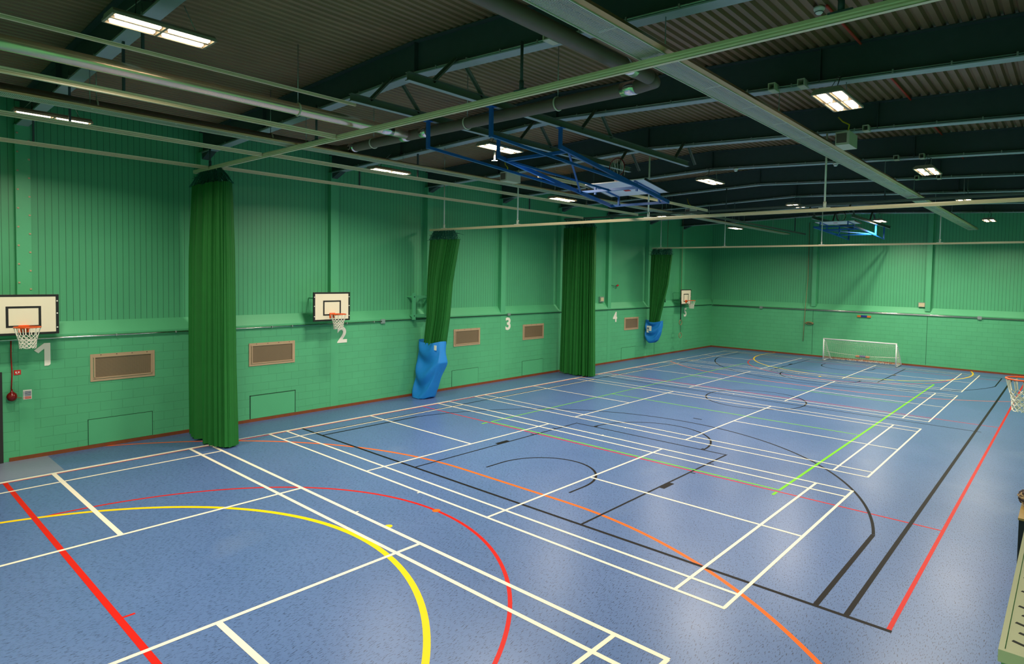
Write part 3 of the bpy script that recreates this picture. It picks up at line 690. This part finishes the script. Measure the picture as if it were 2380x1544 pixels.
# ------------------------------------------------------------------ ceiling-hung folding goals
def folding_goal(lab, ya, za, yb_, zb0, yh, sgn, near=True):
    """hinge posts at ya; frame runs to yb_ (free end); brace posts at yh"""
    xs = (7.08, 8.85); zt = 7.37
    t = thing('folding_basketball_goal', (7.96, (ya + yb_) / 2, za), lab, 'basketball hoop', 'ceiling hung folding basketball goals')
    Z = lambda y: za + (zb0 - za) * (y - ya) / (yb_ - ya)
    p = PB(t)
    for x in xs:
        p.bar((x, ya, za), (x, yb_, zb0), .06, .08, 'blue_paint')
    for y in (ya + sgn * .25, ya + (yb_ - ya) * .68, yb_):
        p.bar((xs[0], y, Z(y)), (xs[1], y, Z(y)), .06, .06, 'blue_paint')
    ym = ya + (yb_ - ya) * .68; y0 = ya + sgn * .25
    p.bar((xs[0], y0, Z(y0)), (7.96, ym, Z(ym)), .04, .04, 'blue_paint'); p.bar((xs[1], y0, Z(y0)), (xs[0], ym, Z(ym)), .04, .04, 'blue_paint')
    p.done('swing_frame')
    for x in xs:
        for y, z in ((ya, za), (yh, za - .12)):
            p = PB(t); p.bar((x, y, z - .03), (x, y, zt), .07, .05, 'blue_paint'); p.box(x - .08, x + .08, y - .06, y + .06, zt - .012, zt, 'blue_paint'); p.done('hanger_post')
        p = PB(t); e = yh + (ya - yh + (yb_ - ya) * .6); p.bar((x, yh, za - .12), (x, e, Z(e) - .02), .04, .05, 'blue_paint')
        p.bar((x, e - sgn * .6, Z(e) + .02), (x, e + sgn * .1, Z(e) - .02), .025, .025, 'galv'); p.done('brace')
    # backboard lying above the free end
    yo, yi = (yb_ + sgn * -.05, yb_ - sgn * 1.17); up = .24
    zo, zi = Z(yo) + up, Z(yi) + up
    d = Vector((0, yo - yi, zo - zi)).normalized(); nrm = Vector((0, -d.z * (1 if d.y > 0 else -1), abs(d.y)))
    p = PB(t); c = Vector((7.99, (yo + yi) / 2, (zo + zi) / 2))
    p.bar((7.99, yi, zi), (7.99, yo, zo), 1.8, .025, 'board_under')
    p.bar((7.99 - .9, yi, zi), (7.99 - .9, yo, zo), .03, .045, 'black'); p.bar((7.99 + .9, yi, zi), (7.99 + .9, yo, zo), .03, .045, 'black')
    q = Vector((7.92, yi + (yo - yi) * .62, zi + (zo - zi) * .62)) - nrm * .016
    p.bar(q - d * .05, q + d * .05, .18, .008, 'sign_red')
    bb = p.done('backboard', label='white-faced backboard lying flat')
    p = PB(t)
    for x in (7.35, 8.6):
        for y in (yi + sgn * .1, yo): p.bar((x, y, Z(y)), (x, y, Z(y) + up), .045, .045, 'blue_paint')
    for x in (7.35, 8.6): p.bar((x, yi, zi - .03), (x, yo, zo - .03), .04, .04, 'blue_paint')
    p.done('board_frame')
    # hoop standing up from the board, net hanging in it
    hc = Vector((7.99, yi + sgn * .12, zi + .42))
    p = PB(t); p.tube([(hc.x + .225 * math.cos(2 * PI * k / 36), hc.y, hc.z - .05 + .225 * math.sin(2 * PI * k / 36)) for k in range(36)], .012, 'deep_red', 6, closed=True)
    p.bar((hc.x, hc.y, zi), (hc.x, hc.y, hc.z - .27), .12, .03, 'deep_red'); p.done('rim')
    p = PB(t); rnd = random.Random(3)
    for k in range(9):
        a = -1.1 + 2.2 * k / 8; x0 = hc.x + .22 * math.sin(a); z0 = hc.z - .05 + .22 * math.cos(a)
        p.tube([(x0, hc.y, z0), (x0 + rnd.uniform(-.03, .03), hc.y + .05, z0 - .15), (hc.x + (x0 - hc.x) * .7 + rnd.uniform(-.05, .05), hc.y + .08, hc.z - .25)], .005, 'net_white', 5)
    p.done('net')
    return t
folding_goal('blue steel folding goal with flat white backboard hanging below the roof, nearer of two', 9.22, 6.99, 13.38, 6.35, 7.38, 1)
folding_goal('distant blue folding goal with white backboard hanging before the far wall', 33.6, 6.86, 29.6, 7.0, 35.3, -1)

# ------------------------------------------------------------------ court numbers
def one(y, z0, h):
    p = MB(); w = .105; P = [(.01, 0), (.055, 0), (.085, .012), (.10, .04), (.10, h), (-.01, h), (-.19, h * .70), (-.115, h * .57), (-.01, h * .76), (-.01, 0)]
    p.prism([(y + a, z0 + b) for a, b in P[:-1]] + [(y - .01, z0)], 'x', XL + .004, XL + .014, 'number_white')
    return tag(p.build('wall_number', loc=(XL + .008, y, z0)), 'white number 1 on the green wall below the left backboard', 'number')
def number(ch, y, z0, h, lab):
    cu = bpy.data.curves.new('n', 'FONT'); cu.body = ch; cu.size = 1; cu.offset = .03; cu.extrude = .006; cu.resolution_u = 6
    o = bpy.data.objects.new('n', cu); COL.objects.link(o); dg = bpy.context.evaluated_depsgraph_get()
    me = bpy.data.meshes.new_from_object(o.evaluated_get(dg)); bpy.data.objects.remove(o)
    xs = [v.co.x for v in me.vertices]; ys = [v.co.y for v in me.vertices]; cxx = (min(xs) + max(xs)) / 2; y0 = min(ys); s = h / (max(ys) - y0)
    for v in me.vertices:
        a, b, c = (v.co.x - cxx) * s * .98, (v.co.y - y0) * s, v.co.z
        v.co = (c, a, b)
    me.materials.clear(); me.materials.append(MT['number_white'])
    o = bpy.data.objects.new('wall_number', me); COL.objects.link(o); o.location = (XL + .008, y, z0)
    return tag(o, lab, 'number')
NH = .53
one(3.24, 2.12, NH)
number('2', 10.66, 2.13, NH, 'white number 2 on the green wall below the second backboard')
number('3', 18.17, 2.13, NH, 'white number 3 on the green wall between two vents')
number('4', 25.87, 2.12, NH, 'white number 4 on the green wall past the third curtain')
number('5', 33.2, 2.12, NH, 'white number 5 on the green wall below the farthest backboard')

# ------------------------------------------------------------------ vents and access panels
for i, (y0, lab) in enumerate(((4.08, 'brown grille vent between number 1 and the nearest curtain'), (7.76, 'brown grille vent between the nearest curtain and number 2'),
        (15.27, 'brown grille vent between the larger blue bag and number 3'), (19.06, 'brown grille vent just right of number 3'), (26.72, 'brown grille vent just right of number 4'))):
    t = thing('wall_vent', (XL, y0 + .665, 1.64), lab, 'vent', 'brown air vents in the left wall'); y1 = y0 + 1.34; z0, z1 = 1.64, 2.31
    p = PB(t); w = .055
    for a, b, c, d in ((y0, y1, z0, z0 + w), (y0, y1, z1 - w, z1), (y0, y0 + w, z0 + w, z1 - w), (y1 - w, y1, z0 + w, z1 - w)): p.box(XL + .001, XL + .02, a, b, c, d, 'vent_frame')
    w2 = .085
    for a, b, c, d in ((y0 + w, y1 - w, z0 + w + .01, z0 + w2 + .01), (y0 + w, y1 - w, z1 - w2, z1 - w), (y0 + w + .012, y0 + w2 + .012, z0 + w2, z1 - w2), (y1 - w2, y1 - w, z0 + w2, z1 - w2)): p.box(XL + .001, XL + .032, a, b, c, d, 'vent_frame')
    for k in range(4): p.box(XL + .02, XL + .024, y0 + .2 + k * .32, y0 + .22 + k * .32, z1 - .035, z1 - .02, 'black')
    p.done('frame')
    p = PB(t); p.box(XL + .001, XL + .012, y0 + w2, y1 - w2, z0 + w2, z1 - w2, 'vent_grille'); p.done('grille')
for i, (y0, lab) in enumerate(((4.02, 'flush green access panel at floor level, nearest to number 1'), (7.78, 'dark-edged green access panel at floor level just right of the nearest curtain'),
        (15.2, 'green access panel at floor level right of the larger blue bag'), (19.05, 'green access panel at floor level right of number 3'), (26.5, 'green access panel at floor level left of the small hanging bag'))):
    t = thing('access_panel', (XL, y0 + .67, .09), lab, 'panel', 'access panels along the foot of the left wall'); y1 = y0 + 1.35; g = .014 if i != 1 else .026; zt = .72 if i != 1 else .78
    p = PB(t)
    for a, b, c, d in ((y0, y1, zt - g, zt), (y0, y0 + g, .09, zt), (y1 - g, y1, .09, zt)): p.box(XL + .001, XL + .004, a, b, c, d, 'dark_green_gap')
    p.done('gap_edge', label='dark gap around the panel')
    p = PB(t); p.box(XL + .001, XL + .010, y0 + g, y1 - g, .09, zt - g, 'green_paint'); p.done('panel')

# ------------------------------------------------------------------ conduits on walls
t = thing('wall_conduit', (XL + .04, 5.3, 2.76), 'shiny metal conduit along the left wall under the sloping ledge, ending past backboard 2', 'conduit')
p = PB(t); p.tube([(XL + .05, YB, 2.765), (XL + .05, 12.1, 2.765)], .02, 'alu_bright', 10); p.done('pipe')
p = PB(t); p.box(XL + .0, XL + .06, 12.07, 12.23, 2.69, 2.84, 'galv'); p.done('end_box', label='grey box at the end of the pipe')
for y in (0.6, 3.0, 4.6, 5.9, 8.4, 9.0, 10.8, 11.8):
    p = PB(t); p.box(XL, XL + .075, y - .012, y + .012, 2.735, 2.795, 'galv'); p.done('clip')
t = thing('wall_conduit', (XL + .04, 24, 2.79), 'thin dark conduit along the left wall beyond the end box, reaching the far corner', 'conduit')
p = PB(t); p.tube([(XL + .035, 12.23, 2.78), (XL + .035, 36.6, 2.78)], .016, 'dark_green_gap', 8); p.done('pipe')
p = PB(t); p.box(XL, XL + .06, 18.1, 18.26, 2.74, 2.84, 'galv'); p.done('junction_box')
t = thing('wall_conduit', (8, YF - .04, 2.76), 'pair of shiny pipes running along the far wall under the ledge', 'conduit')
for z, r_ in ((2.78, .022), (2.735, .016)):
    p = PB(t); p.tube([(XL + .05, YF - .045, z), (17.2, YF - .045, z)], r_, 'alu_bright' if r_ > .02 else 'galv', 10); p.done('pipe')
for x in (1.55, 13.05):
    p = PB(t); p.box(x, x + .18, YF - .08, YF, 2.67, 2.83, 'galv'); p.done('junction_box')

# ------------------------------------------------------------------ small wall things, left wall
def single(name, lab, cat, fn, loc, group=None):
    t = MB(); fn(t); o = t.build(name, loc=loc); return tag(o, lab, cat, group)
t = thing('fire_alarm_sounder', (XL + .02, 2.64, 1.4), 'dark red bulb-shaped sounder hanging on a red cable at the left edge', 'alarm')
p = PB(t); p.tube([(XL + .02, 2.66, 2.76), (XL + .025, 2.655, 2.4), (XL + .02, 2.67, 2.0), (XL + .02, 2.65, 1.62)], .012, 'red_plastic', 8); p.done('cable')
p = PB(t); pts = []
for z, r_ in ((1.66, .018), (1.60, .03), (1.575, .07), (1.54, .105), (1.49, .118), (1.44, .105), (1.40, .07), (1.385, .02)): pts.append(((XL + .09, 2.65, z), r_))
p.tube([a for a, b in pts], [b * .8 for a, b in pts], 'deep_red', 20); p.done('body')
p = PB(t); p.bar((XL + .08, 2.73, 1.46), (XL + .05, 2.82, 1.43), .03, .015, 'brown_tread'); p.done('lever')
def f(t):
    t.box(XL, XL + .012, 2.70, 2.82, 1.96, 2.07, 'sign_red')
    for a, b, c, d in ((2.725, 2.75, 2.0, 2.035), (2.77, 2.795, 2.0, 2.035), (2.74, 2.765, 1.98, 1.99)): t.box(XL + .012, XL + .014, a, b, c, d, 'sign_white')
single('fire_sign', 'small red square sign with white symbols beside the red cable', 'sign', f, (XL, 2.76, 1.96))
def f(t):
    y0, y1, z0, z1 = 2.85, 3.0, 1.38, 1.60
    t.box(XL + .006, XL + .014, y0, y1, z0, z1, 'sign_white')
    for k in range(6): t.box(XL + .014, XL + .016, y0 + .03, y1 - .01, z1 - .045 - k * .019, z1 - .034 - k * .019, 'sign_blue'); t.box(XL + .014, XL + .016, y0 + .008, y0 + .02, z1 - .045 - k * .019, z1 - .034 - k * .019, 'sign_blue')
    for k in range(3): t.box(XL + .014, XL + .016, y0 + .03, y1 - .01, z0 + .012 + k * .02, z0 + .026 + k * .02, 'sign_red'); t.box(XL + .014, XL + .016, y0 + .008, y0 + .02, z0 + .012 + k * .02, z0 + .026 + k * .02, 'sign_red')
single('fire_action_notice', 'pale notice with blue and red lines fixed low on the wall under number 1', 'sign', f, (XL, 2.92, 1.38))
def boxf(x0, x1, y0, y1, z0, z1, dark, face='x'):
    def g(t):
        t.box(x0, x1, y0, y1, z0, z1, 'galv')
        if face == 'x': t.box(x1, x1 + .02, y0 + .05, y1 - .05, z0 + .05, z1 - .05, dark)
        else: t.box(x0 + .02, x1 - .02, y0 - .02, y0, z0 + .02, z1 - .03, dark)
    return g
single('junction_box', 'grey square switch box with pale centre on the wall above number 4', 'box', boxf(XU + .002, XU + .1, 24.68, 25.02, 3.17, 3.45, 'beige_box'), (XU, 24.85, 3.17))
single('junction_box', 'beige box beside the right-hand column on the far wall', 'box', boxf(10.33, 10.66, YU - .1, YU, 3.17, 3.42, 'beige_box', 'y'), (10.5, YU, 3.17))
def f(t):
    t.tube([(XU + .015, 25.75, 4.02), (XU + .1, 25.95, 3.98), (XU + .16, 26.0, 4.02)], .012, 'dark_green_gap', 6)
    t.tube([(XU + .16, 26.0, 3.98), (XU + .15, 26.06, 4.0), (XU + .15, 26.14, 4.03), (XU + .16, 26.2, 4.03)], [.015, .045, .05, .01], 'red_plastic', 10)
single('ball_catch', 'small red knob on a dark stalk sticking out of the wall above number 4', 'knob', f, (XU, 26.0, 4.0))
# rings and strap near number 5
t = thing('gym_rings', (-1.25, 31.75, 1.0), 'dark strap with two rings hanging at the left side of the farthest backboard', 'strap')
p = PB(t); p.tube([(-1.2, 31.75, zd(-1.2) + .02), (-1.2, 31.75, 3.0)], .012, 'brown_rope', 6); p.done('upper_rope')
p = PB(t); p.bar((-1.2, 31.75, 3.1), (-1.2, 31.75, 2.02), .05, .03, 'black'); p.done('strap')
for z, a0 in ((1.86, 0), (1.10, 0)):
    p = PB(t); p.tube([(-1.2, 31.75 + .13 * math.sin(2 * PI * k / 24) * (1.2 if a0 == 0 else 1), z + .15 * math.cos(2 * PI * k / 24)) for k in range(24)], .02, 'brown_rope', 6, closed=True); p.done('ring')
p = PB(t); p.tube([(-1.2, 31.75, 1.7), (-1.2, 31.75, 1.25)], .012, 'black', 6); p.done('link_strap')
def f(t): t.tube([(-1.15, 30.0, zd(-1.1) + .02), (-1.17, 30.0, 5), (-1.2, 29.95, 3.25)], .014, 'brown_rope', 6); t.tube([(-1.2, 29.95, 3.28), (-1.2, 29.95, 3.08)], .03, 'dark_green_gap', 8)
single('climbing_cord', 'thin tan cord hanging from the roof between the farthest curtain and backboard 5', 'cord', f, (-1.15, 30.0, 3.1))

# ------------------------------------------------------------------ far wall things
def br(z, lab):
    def f(t):
        t.box(7.3, 7.50, YF - .06, YF, z - .05, z + .05, 'orange_wood'); t.box(7.82, 8.02, YF - .06, YF, z - .05, z + .05, 'orange_wood')
        t.box(7.50, 7.82, YF - .065, YF, z - .04, z + .06, 'navy')
    single('wall_batten', lab, 'batten', f, (7.66, YF, z - .05), 'orange and blue battens on the far wall')
br(2.52, 'orange and blue horizontal batten high on the far wall above the goal'); br(.26, 'orange and blue horizontal batten low on the far wall behind the goal net')
t = thing('rope_coil', (4.6, YF - .06, .8), 'tan rope running down the far wall and looped round a cleat left of the goal', 'rope')
p = PB(t); p.tube([(4.4, YU - .06, 7.9), (4.42, YU - .08, 4.6), (4.38, YF - .06, 2.9), (4.34, YF - .06, 2.0), (4.30, YF - .05, .85)], .016, 'brown_rope', 6); p.done('rope')
p = PB(t)
for k in range(5): p.tube([(4.64 + (.24 - k * .012) * math.cos(2 * PI * j / 24), YF - .05 - k * .012, 1.95 + (.075 - k * .006) * math.sin(2 * PI * j / 24)) for j in range(24)], .016, 'brown_rope', 6, closed=True)
p.done('coil')
# five-a-side goal
t = thing('football_goal', (7.82, 35.23, 0), 'white five-a-side football goal with net standing against the far wall', 'football goal')
gx0, gx1, gy, gb, gh = 5.97, 9.68, 35.23, 36.55, 1.24
for x in (gx0, gx1):
    p = PB(t); p.tube([(x, gy, 0), (x, gy, gh)], .032, 'goal_white', 12); p.done('post')
p = PB(t); p.tube([(gx0 - .03, gy, gh), (gx1 + .03, gy, gh)], .032, 'goal_white', 12); p.done('crossbar')
for x in (gx0, gx1):
    p = PB(t); p.tube([(x, gy, gh - .14), (x, gy + .28, gh - .14), (x, gy + .42, gh - .25), (x, gb, .05), (x, gb, .02)], .016, 'goal_white', 8); p.tube([(x, gy, .03), (x, gb, .03)], .02, 'goal_white', 8); p.done('side_frame')
p = PB(t); p.tube([(gx0, gb, .03), (gx1, gb, .03)], .018, 'orange_wood', 8); p.done('rear_bar')
p = PB(t); S = .10; nx = int((gx1 - gx0) / S); pts = [(gy, gh), (gy + .3, gh - .22), (gb - .75, gh - .75), (gb - .45, .42), (gb - .18, .04)]
def along(u):
    L = [0]
    for a, b in zip(pts[:-1], pts[1:]): L.append(L[-1] + math.dist(a, b))
    s = u * L[-1]
    for i in range(len(pts) - 1):
        if s <= L[i + 1] + 1e-9:
            k = (s - L[i]) / (L[i + 1] - L[i]); return (pts[i][0] + (pts[i + 1][0] - pts[i][0]) * k, pts[i][1] + (pts[i + 1][1] - pts[i][1]) * k)
ns = 22
def gp(i, j):
    u = j / ns; y, z = along(u); x = gx0 + (gx1 - gx0) * i / nx
    sg = .10 * math.sin(PI * i / nx) * math.sin(PI * u); return (x, y + sg * .6, max(.012, z - sg))
for i in range(nx + 1): p.tube([gp(i, j) for j in range(ns + 1)], .0035, 'net_white', 3, cap=False)
for j in range(1, ns + 1): p.tube([gp(i, j) for i in range(nx + 1)], .0035, 'net_white', 3, cap=False)
for x in (gx0, gx1):
    for j in range(1, 11):
        z = gh * j / 11; y1 = gb - .1 - (gb - gy - .42) * max(0, (z - .05)) / (gh - .3); y1 = max(gy + .25, min(gb, y1)); p.tube([(x, gy, z), (x, y1, z)], .0035, 'net_white', 3, cap=False)
    for k in range(1, 12):
        y = gy + k * .11; z1 = gh - .14 if y < gy + .3 else (gh - .25) * (gb - y) / (gb - gy - .42); p.tube([(x, y, .03), (x, y, max(.05, z1))], .0035, 'net_white', 3, cap=False)
rnd = random.Random(5)
for k in range(120):
    x = gx0 + (gx1 - gx0) * rnd.random(); y = gb - .25 + rnd.uniform(-.12, .12)
    p.tube([(x, y, .02), (x + rnd.uniform(-.08, .08), y + rnd.uniform(-.05, .05), .05 + rnd.random() * .05), (x + rnd.uniform(-.12, .12), y + rnd.uniform(-.1, .1), .015)], .005, 'net_white', 3, cap=False)
p.done('net')

# ------------------------------------------------------------------ ceiling fittings
def detector(x, y, z, lab):
    def f(t):
        t.tube([(x, y, z + .09), (x, y, z + .06), (x, y, z + .055), (x, y, z + .03), (x, y, z)], [.075, .075, .06, .06, .035], 'sign_white', 18)
        t.tube([(x, y, z + .025), (x, y, z + .02)], .061, 'black', 18)
    single('smoke_detector', lab, 'smoke detector', f, (x, y, z), 'smoke detectors under the roof')
detector(13.98, 8.75, zd(13.98) - .1, 'round white smoke detector at the top right edge of the picture')
detector(2.05, 4.66, zd(2.05) - .1, 'round white smoke detector below the shiny silver duct at left')
detector(2.2, 11.8, zd(2.2) - .1, 'round white smoke detector just left of the near folding goal light')
detector(8.57, 17.78, zb(8.57) - .09, 'white disc detector right of the near folding backboard')
detector(11.54, 17.8, zb(11.54) - .09, 'white disc detector behind the long mesh heater')
def f(t):
    t.tube([(5.70, 10.39, 7.24), (5.70, 10.39, 7.46)], .022, 'rod_white', 10); t.tube([(5.70, 10.39, 7.46), (5.70, 10.39, zb(5.7))], .008, 'galv', 6); t.box(5.64, 5.76, 10.35, 10.43, 7.225, 7.24, 'rod_white')
single('drop_rod', 'short white rod with a small foot hanging just left of the near folding goal light', 'rod', f, (5.70, 10.39, 7.225))
def redc(x, y0, y1, lab):
    def f(t): t.tube([(x, y0, zd(x) - .028), (x, (y0 + y1) / 2, zd(x) - .028), (x, y1, zd(x) - .028)], .02, 'cable_red', 8)
    single('alarm_cable', lab, 'cable', f, (x, (y0 + y1) / 2, zd(x)), 'red alarm cables fixed along the deck')
redc(14.1, 8.7, 24.0, 'red cable along the roof deck at upper right'); redc(1.9, 3.0, 10.2, 'red cable along the roof deck left of the shiny duct')
def sq(x, i):
    y = BY[i] - .12; z = zb(x)
    def f(t):
        for a, b, c, d in ((-.06, .06, -.06, -.045), (-.06, .06, .045, .06), (-.06, -.045, -.045, .045), (.045, .06, -.045, .045)): t.box(x + a, x + b, y - .12, y + .1, z + .03 + c, z + .03 + d, 'cream_metal')
    return f
BN = ['first', 'second', 'third', 'fourth', 'fifth', 'sixth', 'seventh', 'eighth', 'ninth']
for x, i, lab in ((12.75, 2, 'left'), (13.25, 2, 'right'), (13.3, 3, 'lone'), (13.1, 4, 'left'), (13.7, 4, 'right'), (12.9, 5, 'left'), (13.5, 5, 'right'), (11.0, 1, 'left'), (11.7, 1, 'right')):
    single('beam_clamp', 'small square steel clamp, %s one on the %s roof beam from the camera' % (lab, BN[i]), 'clamp', sq(x, i), (x, BY[i] - .12, zb(x)), 'square clamps on beams')

# ------------------------------------------------------------------ right edge: slotted tray, cabinet, bundle
t = thing('slotted_steel_shelf', (17.0, 2.9, 3.33), 'cream metal ledge with slots at the bottom right corner of the picture', 'shelf')
x0, y0, z0, z1 = 16.79, 2.05, 3.33, 3.41; y1 = 4.4
p = PB(t)
p.box(x0, x0 + .014, y0, y1, z1 - .035, z1, 'tray_metal'); p.box(x0 + .014, XR, y0, y0 + .014, z1 - .035, z1, 'tray_metal')
p.box(x0 + .014, XR, y0 + .014, y1, z1 - .02, z1 - .003, 'tray_metal'); p.box(x0 + .008, XR, y0 + .008, y1 - .01, z0 - .02, z1 - .036, 'tray_metal')
for k in range(30):
    yy = y0 + .07 + k * .062; xx = x0 + .028 + (.012 if k % 2 else 0)
    p.bar((xx, yy + .012, z1 - .0025), (xx + .055, yy - .008, z1 - .0025), .011, .001, 'black')
    p.bar((xx + .075, yy - .015, z1 - .0025), (xx + .13, yy - .035, z1 - .0025), .011, .001, 'black')
p.bar((x0 + .05, y0 + .0075, z0 + .012), (x0 + .075, y0 + .0075, z0 + .012), .001, .008, 'black')
p.done('tray')
t = thing('storage_cabinet', (16.8, 11.2, 0), 'black cabinet with tan top standing against the right wall below the hoop', 'cabinet')
p = PB(t); p.box(16.40, 17.25, 10.75, 11.7, 0.0, 1.06, 'black'); p.done('body')
p = PB(t); p.box(16.39, 17.26, 10.74, 11.72, 1.06, 1.09, 'tan_board'); p.done('top')
def f(t):
    rnd = random.Random(9); c = Vector((16.46, 11.4, 1.225))
    for k in range(22):
        a = rnd.uniform(0, 6.3); pts = []
        for j in range(12):
            th = 2 * PI * j / 12; r_ = .11 + rnd.uniform(-.015, .015)
            v = Vector((r_ * math.cos(th), r_ * math.sin(th), 0)); v.rotate(Matrix.Rotation(a, 3, 'X') @ Matrix.Rotation(a * 1.7, 3, 'Y')); pts.append(c + v * .88)
        t.tube(pts, .022, 'dark_cloth' if k % 3 else 'brown_rope', 6, closed=True)
single('ball_net_bundle', 'dark bundled net lying on the cabinet at the right edge', 'bundle', f, (16.46, 11.4, 1.09))
